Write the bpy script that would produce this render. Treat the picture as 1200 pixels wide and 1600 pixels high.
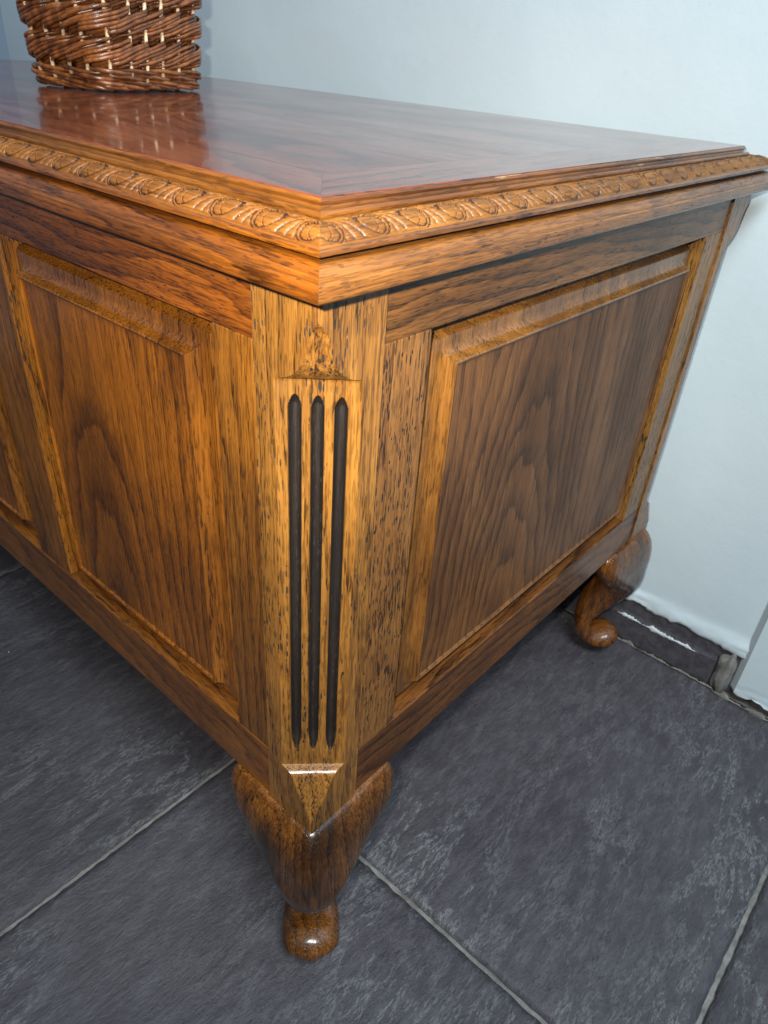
import bpy, bmesh, math, random
import numpy as np
from mathutils import Vector, Matrix

scene = bpy.context.scene
for o in list(bpy.data.objects):
    bpy.data.objects.remove(o, do_unlink=True)
C = scene.collection
random.seed(7)
rng = np.random.default_rng(7)
ZO = 0.22                      # underside of the carcase above the floor

# ------------------------------------------------------------------ camera
cam_data = bpy.data.cameras.new('camera')
cam = bpy.data.objects.new('camera', cam_data)
C.objects.link(cam)
cam_data.sensor_fit = 'VERTICAL'
cam_data.sensor_height = 36.0
cam_data.sensor_width = 27.0
cam_data.lens = 1117.74 / 1600 * 36.0
cam_data.clip_start = 0.01
cam_data.clip_end = 50
R = ((0.74764097, 0.66108977, 0.06319256),
     (0.40079956, -0.3732975, -0.83666522),
     (-0.52952119, 0.65085275, -0.54405699))
CP = Vector((0.24062, -0.23573, 0.52568 + ZO))
M = Matrix(((R[0][0], -R[1][0], -R[2][0], CP.x),
            (R[0][1], -R[1][1], -R[2][1], CP.y),
            (R[0][2], -R[1][2], -R[2][2], CP.z),
            (0, 0, 0, 1)))
cam.matrix_world = M
cam_data.dof.use_dof = True
cam_data.dof.focus_distance = 0.50
cam_data.dof.aperture_fstop = 19.0
scene.camera = cam

# ------------------------------------------------------------------ world and lamps
world = bpy.data.worlds.new('World')
scene.world = world
world.use_nodes = True
bg = world.node_tree.nodes['Background']
bg.inputs['Color'].default_value = (0.70, 0.82, 1.0, 1)
bg.inputs['Strength'].default_value = 0.09


def lamp(name, kind, loc, target, power, color, size=0.1, size_y=None):
    d = bpy.data.lights.new(name, kind)
    d.energy = power
    d.color = color
    if kind == 'AREA':
        d.size = size
        if size_y:
            d.shape = 'RECTANGLE'
            d.size_y = size_y
    else:
        d.shadow_soft_size = size
    o = bpy.data.objects.new(name, d)
    C.objects.link(o)
    o.location = loc
    dv = Vector(target) - Vector(loc)
    o.rotation_euler = dv.to_track_quat('-Z', 'Y').to_euler()
    return o


# the phone's own flash beside the lens, and an added overhead area lamp that fills the room and brightens the wall
fl = CP + Vector((-0.020, -0.028, 0.030))
lamp('flash_lamp', 'AREA', fl, (-0.10, 0.10, 0.62), 3.2, (1.0, 0.91, 0.78), 0.012).data.spread = math.radians(112)
lamp('room_fill_lamp', 'AREA', (0.85, -0.50, 2.2), (0.1, 0.66, 1.10), 68, (0.84, 0.94, 1.0), 0.8, 0.8)

# ------------------------------------------------------------------ colour management
scene.view_settings.view_transform = 'Standard'
scene.view_settings.look = 'None'
scene.view_settings.exposure = 0.0
scene.view_settings.gamma = 1.0
scene.view_settings.use_curve_mapping = False
scene.render.engine = 'CYCLES'
scene.cycles.use_denoising = True
scene.cycles.caustics_reflective = False
scene.cycles.sample_clamp_indirect = 4.0
scene.cycles.max_bounces = 6
scene.cycles.use_adaptive_sampling = True
scene.cycles.adaptive_threshold = 0.015


# ------------------------------------------------------------------ node helper
class NT:
    def __init__(self, name):
        self.m = bpy.data.materials.new(name)
        self.m.use_nodes = True
        self.t = self.m.node_tree
        self.b = self.t.nodes['Principled BSDF']

    def n(self, typ, **kw):
        nd = self.t.nodes.new(typ)
        for k, v in kw.items():
            setattr(nd, k, v)
        return nd

    def put(self, sock, v):
        if v is None:
            return
        if isinstance(v, (int, float)):
            sock.default_value = v
        elif isinstance(v, (tuple, list)):
            if len(v) == 3 and len(sock.default_value) == 4:
                v = (*v, 1)
            sock.default_value = v
        else:
            self.t.links.new(v, sock)

    def math(self, op, a, b=None, c=None, clamp=False):
        nd = self.n('ShaderNodeMath', operation=op, use_clamp=clamp)
        self.put(nd.inputs[0], a)
        self.put(nd.inputs[1], b)
        self.put(nd.inputs[2], c)
        return nd.outputs[0]

    def vmath(self, op, a, b=None):
        nd = self.n('ShaderNodeVectorMath', operation=op)
        self.put(nd.inputs[0], a)
        self.put(nd.inputs[1], b)
        return nd.outputs[0]

    def noise(self, vec, scale=5, detail=3, rough=0.5, dist=0.0):
        nd = self.n('ShaderNodeTexNoise')
        self.put(nd.inputs['Vector'], vec)
        nd.inputs['Scale'].default_value = scale
        nd.inputs['Detail'].default_value = detail
        nd.inputs['Roughness'].default_value = rough
        nd.inputs['Distortion'].default_value = dist
        return nd.outputs['Fac']

    def ramp(self, f, stops, interp='LINEAR'):
        nd = self.n('ShaderNodeValToRGB')
        cr = nd.color_ramp
        cr.interpolation = interp
        while len(cr.elements) < len(stops):
            cr.elements.new(0.5)
        for e, (p, c) in zip(cr.elements, stops):
            e.position = p
            if isinstance(c, (int, float)):
                c = (c, c, c)
            e.color = (*c, 1)
        self.put(nd.inputs[0], f)
        return nd.outputs[0]

    def smooth(self, f, lo, hi, a=0.0, b=1.0):
        nd = self.n('ShaderNodeMapRange', interpolation_type='SMOOTHSTEP')
        self.put(nd.inputs[0], f)
        nd.inputs[1].default_value = lo
        nd.inputs[2].default_value = hi
        nd.inputs[3].default_value = a
        nd.inputs[4].default_value = b
        return nd.outputs[0]

    def mix(self, f, a, b, mode='MIX'):
        nd = self.n('ShaderNodeMix', data_type='RGBA', blend_type=mode)
        self.put(nd.inputs[0], f)
        self.put(nd.inputs[6], a)
        self.put(nd.inputs[7], b)
        return nd.outputs[2]

    def obj(self):
        return self.n('ShaderNodeTexCoord').outputs['Object']

    def bump(self, h, strength=0.5, dist=0.001, normal=None):
        nd = self.n('ShaderNodeBump')
        nd.inputs['Strength'].default_value = strength
        nd.inputs['Distance'].default_value = dist
        self.put(nd.inputs['Height'], h)
        if normal is not None:
            self.put(nd.inputs['Normal'], normal)
        return nd.outputs[0]

    def set(self, **kw):
        for k, v in kw.items():
            self.put(self.b.inputs[k.replace('_', ' ')], v)


def wood(name, axis, light, mid, dark, pore=0.8, worm=0.5, freq=120, ring_amt=0.8,
         pith=(0.05, 0.02, 0.06), rough=0.36, coat=0.25, coat_rough=0.12, bump=0.5, blotch=0.5,
         wormcol=(0.012, 0.007, 0.004), wear=0.0, spec=0.5, flute=False):
    """Stained open-pored timber: growth rings cut through the solid, pores, worm holes."""
    t = NT(name)
    sep = t.n('ShaderNodeSeparateXYZ')
    t.put(sep.inputs[0], t.obj())
    X, Y, Z = sep.outputs
    a, b, g = {'x': (Y, Z, X), 'y': (X, Z, Y), 'z': (X, Y, Z), 'zf': (Y, X, Z), 'xt': (Z, Y, X), 'yt': (Z, X, Y)}[axis]
    rnd = t.n('ShaderNodeObjectInfo').outputs['Random']
    off = t.math('MULTIPLY', rnd, 23.7)

    def coord(sa, sb, sg):
        cb = t.n('ShaderNodeCombineXYZ')
        t.put(cb.inputs[0], t.math('MULTIPLY_ADD', a, sa, off))
        t.put(cb.inputs[1], t.math('MULTIPLY', b, sb))
        t.put(cb.inputs[2], t.math('MULTIPLY_ADD', g, sg, off))
        return cb.outputs[0]
    warp = t.noise(coord(9, 9, 3.0), 1, 2, 0.5)
    warp2 = t.noise(coord(70, 70, 16), 1, 1, 0.5)
    r1 = t.math('ADD', t.math('MULTIPLY_ADD', g, pith[2], pith[0]), a)
    r2 = t.math('ADD', b, t.math('MULTIPLY_ADD', rnd, 0.06, pith[1] - 0.03))
    r = t.math('SQRT', t.math('ADD', t.math('MULTIPLY', r1, r1), t.math('MULTIPLY', r2, r2)))
    r = t.math('ADD', r, t.math('MULTIPLY', warp, 0.055))
    r = t.math('ADD', r, t.math('MULTIPLY', warp2, 0.005))
    fibre = t.noise(coord(520, 520, 13), 1, 3, 0.62)
    r = t.math('ADD', r, t.math('MULTIPLY', fibre, 0.0045))
    fr = t.math('FRACT', t.math('MULTIPLY', r, freq))
    early = t.ramp(fr, [(0.0, 0.1), (0.04, 1.0), (0.24, 0.60), (0.55, 0.14), (1.0, 0.0)])
    blot = t.noise(coord(16, 16, 7), 1, 3, 0.6)
    blotf = t.smooth(blot, 0.36, 0.68)
    early = t.math('MULTIPLY', early, t.smooth(blot, 0.30, 0.56, 0.35, 1.0))
    pore_raw = t.smooth(t.noise(coord(880, 880, 75), 1, 1, 0.5), 0.51, 0.60)
    pores = t.math('MULTIPLY', pore_raw, t.math('MULTIPLY_ADD', early, 0.65, 0.35))
    clus = t.noise(coord(30, 30, 8), 1, 2)

    def wormset(sa, sg, thr, rmax, cl):
        v = t.n('ShaderNodeTexVoronoi')
        t.put(v.inputs['Vector'], coord(sa, sa, sg))
        v.inputs['Scale'].default_value = 1.0
        sp = t.n('ShaderNodeSeparateColor')
        t.put(sp.inputs[0], v.outputs['Color'])
        keep = t.smooth(sp.outputs[0], thr, 1.0, 0.0, rmax)
        d = t.math('SUBTRACT', keep, v.outputs['Distance'])
        return t.math('MULTIPLY', t.smooth(d, -0.015, 0.025), t.smooth(clus, cl, cl + 0.10))
    worm1 = wormset(600, 125, 0.25, 0.46, 0.43)
    worm2 = wormset(260, 130, 0.84, 0.24, 0.36)
    worm1 = t.math('MULTIPLY', worm1, t.smooth(fibre, 0.40, 0.52))
    wm = t.math('MULTIPLY', t.math('MAXIMUM', worm1, worm2), worm, clamp=True)

    col = t.mix(t.smooth(fibre, 0.30, 0.70), light, mid)
    col = t.mix(t.smooth(fibre, 0.56, 0.74, 0.0, 0.75), col, dark)
    col = t.mix(t.math('MULTIPLY', early, ring_amt), col, dark)
    col = t.mix(t.math('MULTIPLY', blotf, blotch), col, dark)
    col = t.mix(t.math('MULTIPLY', pores, pore), col, tuple(c * 0.30 for c in dark))
    if wear:      # varnish rubbed through to pale timber in thin scuffs
        sc = t.smooth(t.noise(coord(330, 330, 22), 1, 3, 0.6), 0.63, 0.69)
        col = t.mix(t.math('MULTIPLY', t.math('MULTIPLY', sc, t.smooth(clus, 0.48, 0.62)), wear), col, (0.62, 0.44, 0.25))
    col = t.mix(wm, col, wormcol)
    hs = t.n('ShaderNodeHueSaturation')
    t.put(hs.inputs['Color'], col)
    t.put(hs.inputs['Value'], t.math('MULTIPLY_ADD', rnd, 0.20, 0.90))
    t.put(hs.inputs['Hue'], t.math('MULTIPLY_ADD', rnd, 0.010, 0.495))
    lumpn = t.noise(coord(75, 75, 40), 1, 1)
    h = t.math('ADD', t.math('MULTIPLY', pore_raw, -0.45), t.math('MULTIPLY', wm, -2.0))
    h = t.math('ADD', h, t.math('MULTIPLY', lumpn, 1.3))
    rg = t.math('MULTIPLY_ADD', blot, 0.24, rough - 0.12)
    rg = t.math('MULTIPLY_ADD', wm, 0.4, rg, clamp=True)
    bc = hs.outputs[0]
    if flute:      # the flutes are painted black up to their rims
        at = t.n('ShaderNodeAttribute', attribute_name='flute')
        fm_ = t.smooth(at.outputs['Fac'], 0.44, 0.56)
        bc = t.mix(fm_, bc, t.ramp(fibre, [(0.35, (0.005, 0.004, 0.004)), (0.75, (0.020, 0.012, 0.008))]))
        rg = t.math('MULTIPLY_ADD', fm_, 0.22, rg, clamp=True)
    t.set(Base_Color=bc, Roughness=rg, Normal=t.bump(h, bump, 0.0006), Coat_Weight=t.math('MULTIPLY', t.math('SUBTRACT', 1.0, fm_), coat) if flute else coat,
          Coat_Roughness=coat_rough, Specular_IOR_Level=spec)
    return t.m


HONEY = ((0.255, 0.093, 0.0115), (0.168, 0.056, 0.0060), (0.036, 0.0108, 0.0021))
AMBER = ((0.275, 0.086, 0.0072), (0.178, 0.051, 0.0040), (0.032, 0.0088, 0.0016))
TAN = ((0.230, 0.092, 0.0195), (0.150, 0.055, 0.0105), (0.034, 0.0120, 0.0034))
BROWN = ((0.165, 0.066, 0.0220), (0.108, 0.041, 0.0130), (0.026, 0.0095, 0.0040))
GOLD = ((0.285, 0.126, 0.0235), (0.195, 0.076, 0.0125), (0.046, 0.0158, 0.0034))
CARV = ((0.235, 0.094, 0.0150), (0.165, 0.058, 0.0080), (0.055, 0.0170, 0.0033))
W = {}
W['post'] = wood('oak_post', 'z', *GOLD, pore=0.9, worm=1.0, freq=95, ring_amt=0.45, blotch=0.3, bump=0.6, flute=True)
W['front_x'] = wood('oak_front_rail', 'x', (0.300, 0.094, 0.0085), (0.195, 0.056, 0.0046), (0.045, 0.0125, 0.0024), pore=0.9, worm=1.0, freq=120, ring_amt=0.85, pith=(0.03, 0.05, 0.05))
W['front_z'] = wood('oak_front_stile', 'zf', *HONEY, pore=0.9, worm=1.0, freq=110, ring_amt=0.6)
W['front_panel'] = wood('oak_front_panel', 'zf', *AMBER, pore=0.8, worm=0.5, freq=80, ring_amt=0.68, pith=(0.065, 0.02, 0.15), rough=0.33)
W['front_bevel'] = wood('oak_front_bevel', 'zf', (0.215, 0.072, 0.0075), (0.140, 0.043, 0.0042), (0.030, 0.0085, 0.0017), pore=0.8, worm=0.4, freq=75, ring_amt=0.3, pith=(0.075, 0.02, 0.26), rough=0.24, coat=0.6, coat_rough=0.10)
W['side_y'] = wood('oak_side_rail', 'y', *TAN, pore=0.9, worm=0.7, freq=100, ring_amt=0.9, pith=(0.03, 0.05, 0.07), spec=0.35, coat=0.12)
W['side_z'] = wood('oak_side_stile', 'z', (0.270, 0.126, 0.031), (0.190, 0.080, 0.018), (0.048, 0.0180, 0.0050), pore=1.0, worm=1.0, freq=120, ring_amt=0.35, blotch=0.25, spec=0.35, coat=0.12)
W['front_rail2'] = wood('oak_front_base_rail', 'x', *HONEY, pore=0.9, worm=0.7, freq=110, ring_amt=0.5)
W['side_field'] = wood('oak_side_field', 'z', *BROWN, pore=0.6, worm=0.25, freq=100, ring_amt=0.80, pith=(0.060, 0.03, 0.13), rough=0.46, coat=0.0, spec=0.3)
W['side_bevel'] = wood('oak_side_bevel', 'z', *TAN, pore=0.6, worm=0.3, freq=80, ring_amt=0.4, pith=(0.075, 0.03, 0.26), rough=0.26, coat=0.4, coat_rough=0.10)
W['carved'] = wood('oak_carved', 'x', *CARV, pore=0.5, worm=0.25, freq=60, ring_amt=0.25, blotch=0.35, rough=0.47, coat=0.05, bump=0.35, spec=0.32)
W['carved_y'] = wood('oak_carved_side', 'y', *CARV, pore=0.5, worm=0.25, freq=60, ring_amt=0.25, blotch=0.35, rough=0.47, coat=0.05, bump=0.35, spec=0.32)
W['mould'] = wood('oak_moulding', 'x', *AMBER, pore=0.8, worm=0.45, freq=80, ring_amt=0.6, rough=0.28, coat=0.4)
W['edge'] = wood('oak_edge', 'x', *CARV, pore=0.7, worm=0.4, freq=80, ring_amt=0.4, rough=0.3, coat=0.4, wear=0.5)
W['edge_y'] = wood('oak_edge_side', 'y', *CARV, pore=0.7, worm=0.4, freq=80, ring_amt=0.4, rough=0.3, coat=0.4, wear=0.5)
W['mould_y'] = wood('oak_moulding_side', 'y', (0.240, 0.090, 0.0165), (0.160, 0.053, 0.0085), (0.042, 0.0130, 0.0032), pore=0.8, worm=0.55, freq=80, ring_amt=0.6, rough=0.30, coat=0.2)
TOPC = ((0.255, 0.066, 0.032), (0.170, 0.041, 0.021), (0.045, 0.012, 0.008))
W['top'] = wood('oak_top', 'xt', *TOPC, pore=0.7, worm=0.0, freq=70, ring_amt=0.7, rough=0.20, coat=0.46, coat_rough=0.04, bump=0.10, blotch=0.35)
W['top_y'] = wood('oak_top_border', 'yt', *TOPC, pore=0.8, worm=0.1, freq=80, ring_amt=0.7, rough=0.20, coat=0.46, coat_rough=0.04, bump=0.10, blotch=0.35)
W['foot'] = wood('oak_foot', 'z', (0.220, 0.076, 0.0115), (0.100, 0.032, 0.0055), (0.006, 0.0024, 0.0012), pore=0.8, worm=0.3, freq=95, ring_amt=0.6, rough=0.27, coat=0.35, coat_rough=0.06, bump=0.45, blotch=0.88)


def plaster(name, c1, c2):
    t = NT(name)
    o = t.obj()
    n1 = t.noise(o, 3.0, 4, 0.55)
    n2 = t.noise(o, 26, 4, 0.6)
    n3 = t.noise(o, 240, 3, 0.6)
    col = t.mix(t.smooth(n1, 0.3, 0.7), c1, c2)
    sc = t.smooth(t.noise(o, 60, 2, 0.5), 0.66, 0.74)
    col = t.mix(t.math('MULTIPLY', sc, 0.10), col, (0.42, 0.44, 0.43))
    h = t.math('ADD', t.math('MULTIPLY', n2, 1.2), t.math('MULTIPLY', n3, 0.22))
    t.set(Base_Color=col, Roughness=0.62, Normal=t.bump(h, 0.13, 0.004), Specular_IOR_Level=0.3)
    return t.m


def slate():
    t = NT('slate')
    o = t.obj()
    rnd = t.n('ShaderNodeObjectInfo').outputs['Random']
    sh = t.n('ShaderNodeCombineXYZ')
    t.put(sh.inputs[0], t.math('MULTIPLY', rnd, 31.0))
    t.put(sh.inputs[1], t.math('MULTIPLY', rnd, 17.0))
    o = t.vmath('ADD', o, sh.outputs[0])
    mp = t.n('ShaderNodeMapping')
    t.put(mp.inputs['Vector'], o)
    mp.inputs['Rotation'].default_value = (0, 0, math.radians(52))
    mp.inputs['Scale'].default_value = (1.0, 0.32, 1)
    v = mp.outputs[0]
    big = t.noise(o, 5, 3, 0.55)
    str_ = t.noise(v, 90, 6, 0.74, 0.15)
    fine = t.noise(v, 520, 4, 0.75)
    vein = t.noise(v, 20, 8, 0.72, 0.35)
    area = t.noise(o, 3.2, 2, 0.5)
    col = t.mix(t.smooth(big, 0.3, 0.7), (0.035, 0.031, 0.038), (0.050, 0.046, 0.054))
    col = t.mix(t.smooth(str_, 0.40, 0.74, 0.0, 0.45), col, (0.115, 0.114, 0.124))
    # thin pale cleavage filaments, gathered in clouds
    fil = t.smooth(t.math('ABSOLUTE', t.math('SUBTRACT', vein, 0.52)), 0.0, 0.030, 1.0, 0.0)
    fil = t.math('MULTIPLY', fil, t.math('MULTIPLY', t.smooth(area, 0.42, 0.66, 0.10, 1.0), t.smooth(fine, 0.40, 0.58)))
    col = t.mix(t.math('MULTIPLY', fil, 0.50), col, (0.24, 0.258, 0.262))
    col = t.mix(t.smooth(fine, 0.47, 0.30, 0.0, 0.85), col, (0.017, 0.015, 0.020))
    hs = t.n('ShaderNodeHueSaturation')
    t.put(hs.inputs['Color'], col)
    t.put(hs.inputs['Value'], t.math('MULTIPLY_ADD', rnd, 0.35, 0.82))
    col = hs.outputs[0]
    vo = t.n('ShaderNodeTexVoronoi')
    t.put(vo.inputs['Vector'], o)
    vo.inputs['Scale'].default_value = 46
    sp = t.n('ShaderNodeSeparateColor')
    t.put(sp.inputs[0], vo.outputs['Color'])
    speck = t.smooth(t.math('SUBTRACT', t.smooth(sp.outputs[0], 0.93, 1.0, 0.0, 0.07), vo.outputs['Distance']), 0.0, 0.02)
    col = t.mix(speck, col, (0.75, 0.75, 0.72))
    h = t.math('ADD', t.math('MULTIPLY', str_, 1.5), t.math('MULTIPLY', fine, 0.5))
    t.set(Base_Color=col, Roughness=t.math('MULTIPLY_ADD', fine, 0.3, 0.36), Normal=t.bump(h, 0.6, 0.003),
          Specular_IOR_Level=0.5)
    return t.m


def grout_mat():
    t = NT('cement_grout')
    o = t.obj()
    n = t.noise(o, 45, 5, 0.65)
    f = t.noise(o, 500, 3, 0.6)
    t.set(Base_Color=t.ramp(n, [(0.3, (0.10, 0.096, 0.092)), (0.7, (0.28, 0.275, 0.255))]), Roughness=0.9,
          Normal=t.bump(t.math('ADD', n, f), 0.6, 0.002))
    return t.m


def skirting_mat():
    t = NT('slate_skirting')
    o = t.obj()
    n = t.noise(o, 90, 5, 0.6)
    col = t.ramp(n, [(0.3, (0.035, 0.033, 0.040)), (0.75, (0.085, 0.082, 0.09))])
    t.set(Base_Color=col, Roughness=0.55, Normal=t.bump(n, 0.5, 0.002))
    return t.m


def paint_mat(name, c):
    t = NT(name)
    n = t.noise(t.obj(), 120, 4, 0.6)
    t.set(Base_Color=t.mix(t.smooth(n, 0.4, 0.7), c, tuple(x * 0.75 for x in c)), Roughness=0.55, Normal=t.bump(n, 0.4, 0.002))
    return t.m


def willow(name, c1, c2, c3, rough=0.3):
    t = NT(name)
    o = t.obj()
    rnd = t.n('ShaderNodeObjectInfo').outputs['Random']
    n = t.noise(o, 130, 4, 0.6)
    k = t.noise(o, 35, 2, 0.5)
    col = t.mix(t.smooth(n, 0.35, 0.68), c1, c2)
    col = t.mix(t.smooth(k, 0.52, 0.72, 0.0, 0.7), col, c3)
    hs = t.n('ShaderNodeHueSaturation')
    t.put(hs.inputs['Color'], col)
    t.put(hs.inputs['Value'], t.math('MULTIPLY_ADD', rnd, 0.7, 0.62))
    t.set(Base_Color=hs.outputs[0], Roughness=rough, Coat_Weight=0.4, Coat_Roughness=0.18,
          Normal=t.bump(t.math('ADD', n, t.noise(o, 600, 2)), 0.35, 0.0012))
    return t.m


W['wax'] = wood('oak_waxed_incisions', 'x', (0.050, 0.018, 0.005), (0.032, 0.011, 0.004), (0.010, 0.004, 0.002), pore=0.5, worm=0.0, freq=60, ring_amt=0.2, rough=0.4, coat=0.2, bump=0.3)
MW = plaster('wall_paint', (0.49, 0.585, 0.635), (0.54, 0.635, 0.68))
MW2 = plaster('grey_plaster', (0.19, 0.25, 0.33), (0.22, 0.28, 0.36))  # darker grey-blue tone than the back wall, for the side wall
MS = slate()
MG = grout_mat()
MSK = skirting_mat()
MWP = paint_mat('white_paint_drips', (0.60, 0.66, 0.69))
MROD = willow('brown_willow', (0.24, 0.082, 0.022), (0.125, 0.039, 0.011), (0.042, 0.012, 0.005))
MSTK = willow('peeled_willow', (0.80, 0.62, 0.42), (0.70, 0.50, 0.31), (0.50, 0.32, 0.18))


# ------------------------------------------------------------------ mesh helpers
def link(name, me, mats, parent=None, centre=True, smooth=False):
    """Link mesh (world coordinates) as an object whose origin is its own centre."""
    co = np.empty(len(me.vertices) * 3)
    me.vertices.foreach_get('co', co)
    co = co.reshape(-1, 3)
    c = (co.min(0) + co.max(0)) / 2 if centre else np.zeros(3)
    me.vertices.foreach_set('co', (co - c).ravel())
    for m in (mats if isinstance(mats, (list, tuple)) else [mats]):
        me.materials.append(m)
    if smooth:
        me.polygons.foreach_set('use_smooth', [True] * len(me.polygons))
    me.update()
    o = bpy.data.objects.new(name, me)
    C.objects.link(o)
    c = Vector(c)
    if parent is not None:
        o.parent = parent
        o.location = c - parent['_w'] if '_w' in parent else c - Vector(WORLD[parent.name])
        WORLD[o.name] = tuple(c)
    else:
        o.location = c
        WORLD[o.name] = tuple(c)
    return o


WORLD = {}


def empty(name, loc):
    o = bpy.data.objects.new(name, None)
    o.empty_display_size = 0.05
    C.objects.link(o)
    o.location = loc
    WORLD[o.name] = tuple(loc)
    return o


def tag(o, label=None, cat=None, group=None, kind=None):
    if label:
        o['label'] = label
    if cat:
        o['category'] = cat
    if group:
        o['group'] = group
    if kind:
        o['kind'] = kind
    return o


def mesh_from(verts, faces, name='m'):
    me = bpy.data.meshes.new(name)
    me.from_pydata([tuple(map(float, v)) for v in verts], [], [tuple(map(int, f)) for f in faces])
    me.update()
    return me


def box(name, x0, x1, y0, y1, z0, z1, mat, parent=None, bev=0.0009, seg=2):
    bm = bmesh.new()
    bmesh.ops.create_cube(bm, size=1)
    for v in bm.verts:
        v.co = Vector(((x0 + x1) / 2 + v.co.x * (x1 - x0), (y0 + y1) / 2 + v.co.y * (y1 - y0), (z0 + z1) / 2 + v.co.z * (z1 - z0)))
    if bev:
        bmesh.ops.bevel(bm, geom=bm.edges[:], offset=bev, segments=seg, affect='EDGES', profile=0.6)
    me = bpy.data.meshes.new(name)
    bm.to_mesh(me)
    bm.free()
    return link(name, me, mat, parent)


def grid_faces(nr, nc, closed=False):
    f = []
    cc = nc if closed else nc - 1
    for i in range(nr - 1):
        for j in range(cc):
            k = (j + 1) % nc
            f.append((i * nc + j, i * nc + k, (i + 1) * nc + k, (i + 1) * nc + j))
    return f


def fix_normals(me):
    bm = bmesh.new()
    bm.from_mesh(me)
    bmesh.ops.recalc_face_normals(bm, faces=bm.faces[:])
    bm.to_mesh(me)
    bm.free()
    me.update()


def smooth_by_angle(o, deg=35):
    me = o.data
    me.polygons.foreach_set('use_smooth', [True] * len(me.polygons))
    me.set_sharp_from_angle(angle=math.radians(deg))


# ================================================================== SETTING
# floor: grout bed and slate tiles
FL = box('floor', -2.4, 1.9, -1.6, 0.70, -0.06, -0.0055, MG, None, bev=0)
tag(FL, kind='structure')
TS, GAP = 0.5425, 0.0056
xs = [-0.7865 + TS * k for k in range(-2, 5)]
ys = [0.118 + TS * k for k in range(-3, 1)]


def tile_mesh(seed, sx, sy):
    r = np.random.default_rng(seed)
    n = 72
    u = np.linspace(-.5, .5, n)
    gx, gy = np.meshgrid(u * sx, u * sy)
    z = np.zeros_like(gx)
    for k in range(26):
        fx, fy = r.normal(0, 1, 2) * (9 + 5 * k)
        z += np.sin(gx * fx + gy * fy + r.uniform(0, 6.3)) * 0.0011 / (1 + 0.30 * k)
    z = np.round(z / 0.0011 + 0.25 * np.sin(gx * 40 + gy * 25)) * 0.0011 * 0.35 + z * 0.5
    z = np.clip(z, -0.0018, 0.0018)
    ed = np.minimum(np.minimum(gx + sx / 2, sx / 2 - gx), np.minimum(gy + sy / 2, sy / 2 - gy))
    z = z * np.clip(ed / 0.02, 0.15, 1) - 0.0018 * np.exp(-(ed / 0.004)) - 0.0005
    jit = (ed < 1e-6)
    gx = gx + jit * r.normal(0, 0.0004, gx.shape)
    gy = gy + jit * r.normal(0, 0.0004, gy.shape)
    V = np.stack([gx, gy, z], -1).reshape(-1, 3)
    F = grid_faces(n, n)
    # skirt down into the grout
    border = [j for j in range(n)] + [i * n + n - 1 for i in range(1, n)] + [(n - 1) * n + j for j in range(n - 2, -1, -1)] + [i * n for i in range(n - 2, 0, -1)]
    base = len(V)
    V = np.vstack([V, V[border] + np.array([0, 0, -0.012])])
    m = len(border)
    for k in range(m):
        F.append((border[k], base + k, base + (k + 1) % m, border[(k + 1) % m]))
    return mesh_from(V, F, 'floor_tile')


ti = 0
for yi, y0 in enumerate(ys):
    for x0 in xs:
        me = tile_mesh(100 + ti, TS - GAP, TS - GAP)
        o = link('floor_tile', me, MS, None, centre=False, smooth=True)
        o.parent = FL
        o.location = Vector((x0 + TS / 2, y0 + TS / 2, 0)) - Vector(WORLD[FL.name])
        ti += 1

# back wall, its ragged plaster foot, and the pier on the right
WY = 0.664


def wall_sheet(name, pts, z0, z1, mat, nz_fine=26, lip=0.0, rag=0.003, seed=1, thick=0.10):
    """pts: plan polyline; extruded upward with an uneven foot and a slight lip."""
    r = np.random.default_rng(seed)
    P = [np.array(p) for p in pts]
    line = []
    for a, b in zip(P[:-1], P[1:]):
        L = np.linalg.norm(b - a)
        n = max(2, int(L / 0.006))
        for k in range(n):
            line.append(a + (b - a) * k / n)
    line.append(P[-1])
    line = np.array(line)
    zs = np.concatenate([np.linspace(z0, z0 + 0.10, nz_fine), np.linspace(z0 + 0.13, z1, 30)])
    n = len(line)
    ragn = np.convolve(r.normal(0, 1, n + 8), np.ones(3) / 3, 'same')[4:4 + n] * rag + np.convolve(r.normal(0, 1, n + 60), np.ones(25) / 25, 'same')[30:30 + n] * rag * 2.4
    V = []
    for i, z in enumerate(zs):
        for j in range(n):
            zz = z + (ragn[j] * max(0, 1 - (z - z0) / 0.012))
            dz = z - z0
            f = lip * 0.5 * (1 - math.tanh((dz - 0.024 + 0.006 * math.sin(j * 0.05)) / 0.006))
            if dz < 0.004:
                f -= (0.004 - dz) * 0.6
            w = 0.0012 * math.sin(line[j][0] * 9 + 1.7 * z) + 0.0009 * math.sin(line[j][0] * 23 + z * 17)
            if dz < 0.034:
                w += r.normal(0, 0.00075) * (1 - dz / 0.034) + 0.0016 * math.sin(j * 0.31 + 3 * math.sin(dz * 170)) * math.sin(j * 0.083) * (1 - dz / 0.034)
            V.append((line[j][0], line[j][1] - f + w, zz))
    nr = len(zs)
    F = grid_faces(nr, n)
    base = len(V)
    for j in range(n):                     # underside going back, and back face
        V.append((line[j][0], line[j][1] + thick, z0 + ragn[j]))
    for j in range(n):
        V.append((line[j][0], line[j][1] + thick, z1))
    for j in range(n - 1):
        F.append((j, base + j, base + j + 1, j + 1))
        F.append((base + j, base + n + j, base + n + j + 1, base + j + 1))
        t = (nr - 1) * n
        F.append((t + j, t + j + 1, base + n + j + 1, base + n + j))
    me = mesh_from(V, F, name)
    fix_normals(me)
    return link(name, me, mat, None, smooth=True)


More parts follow.
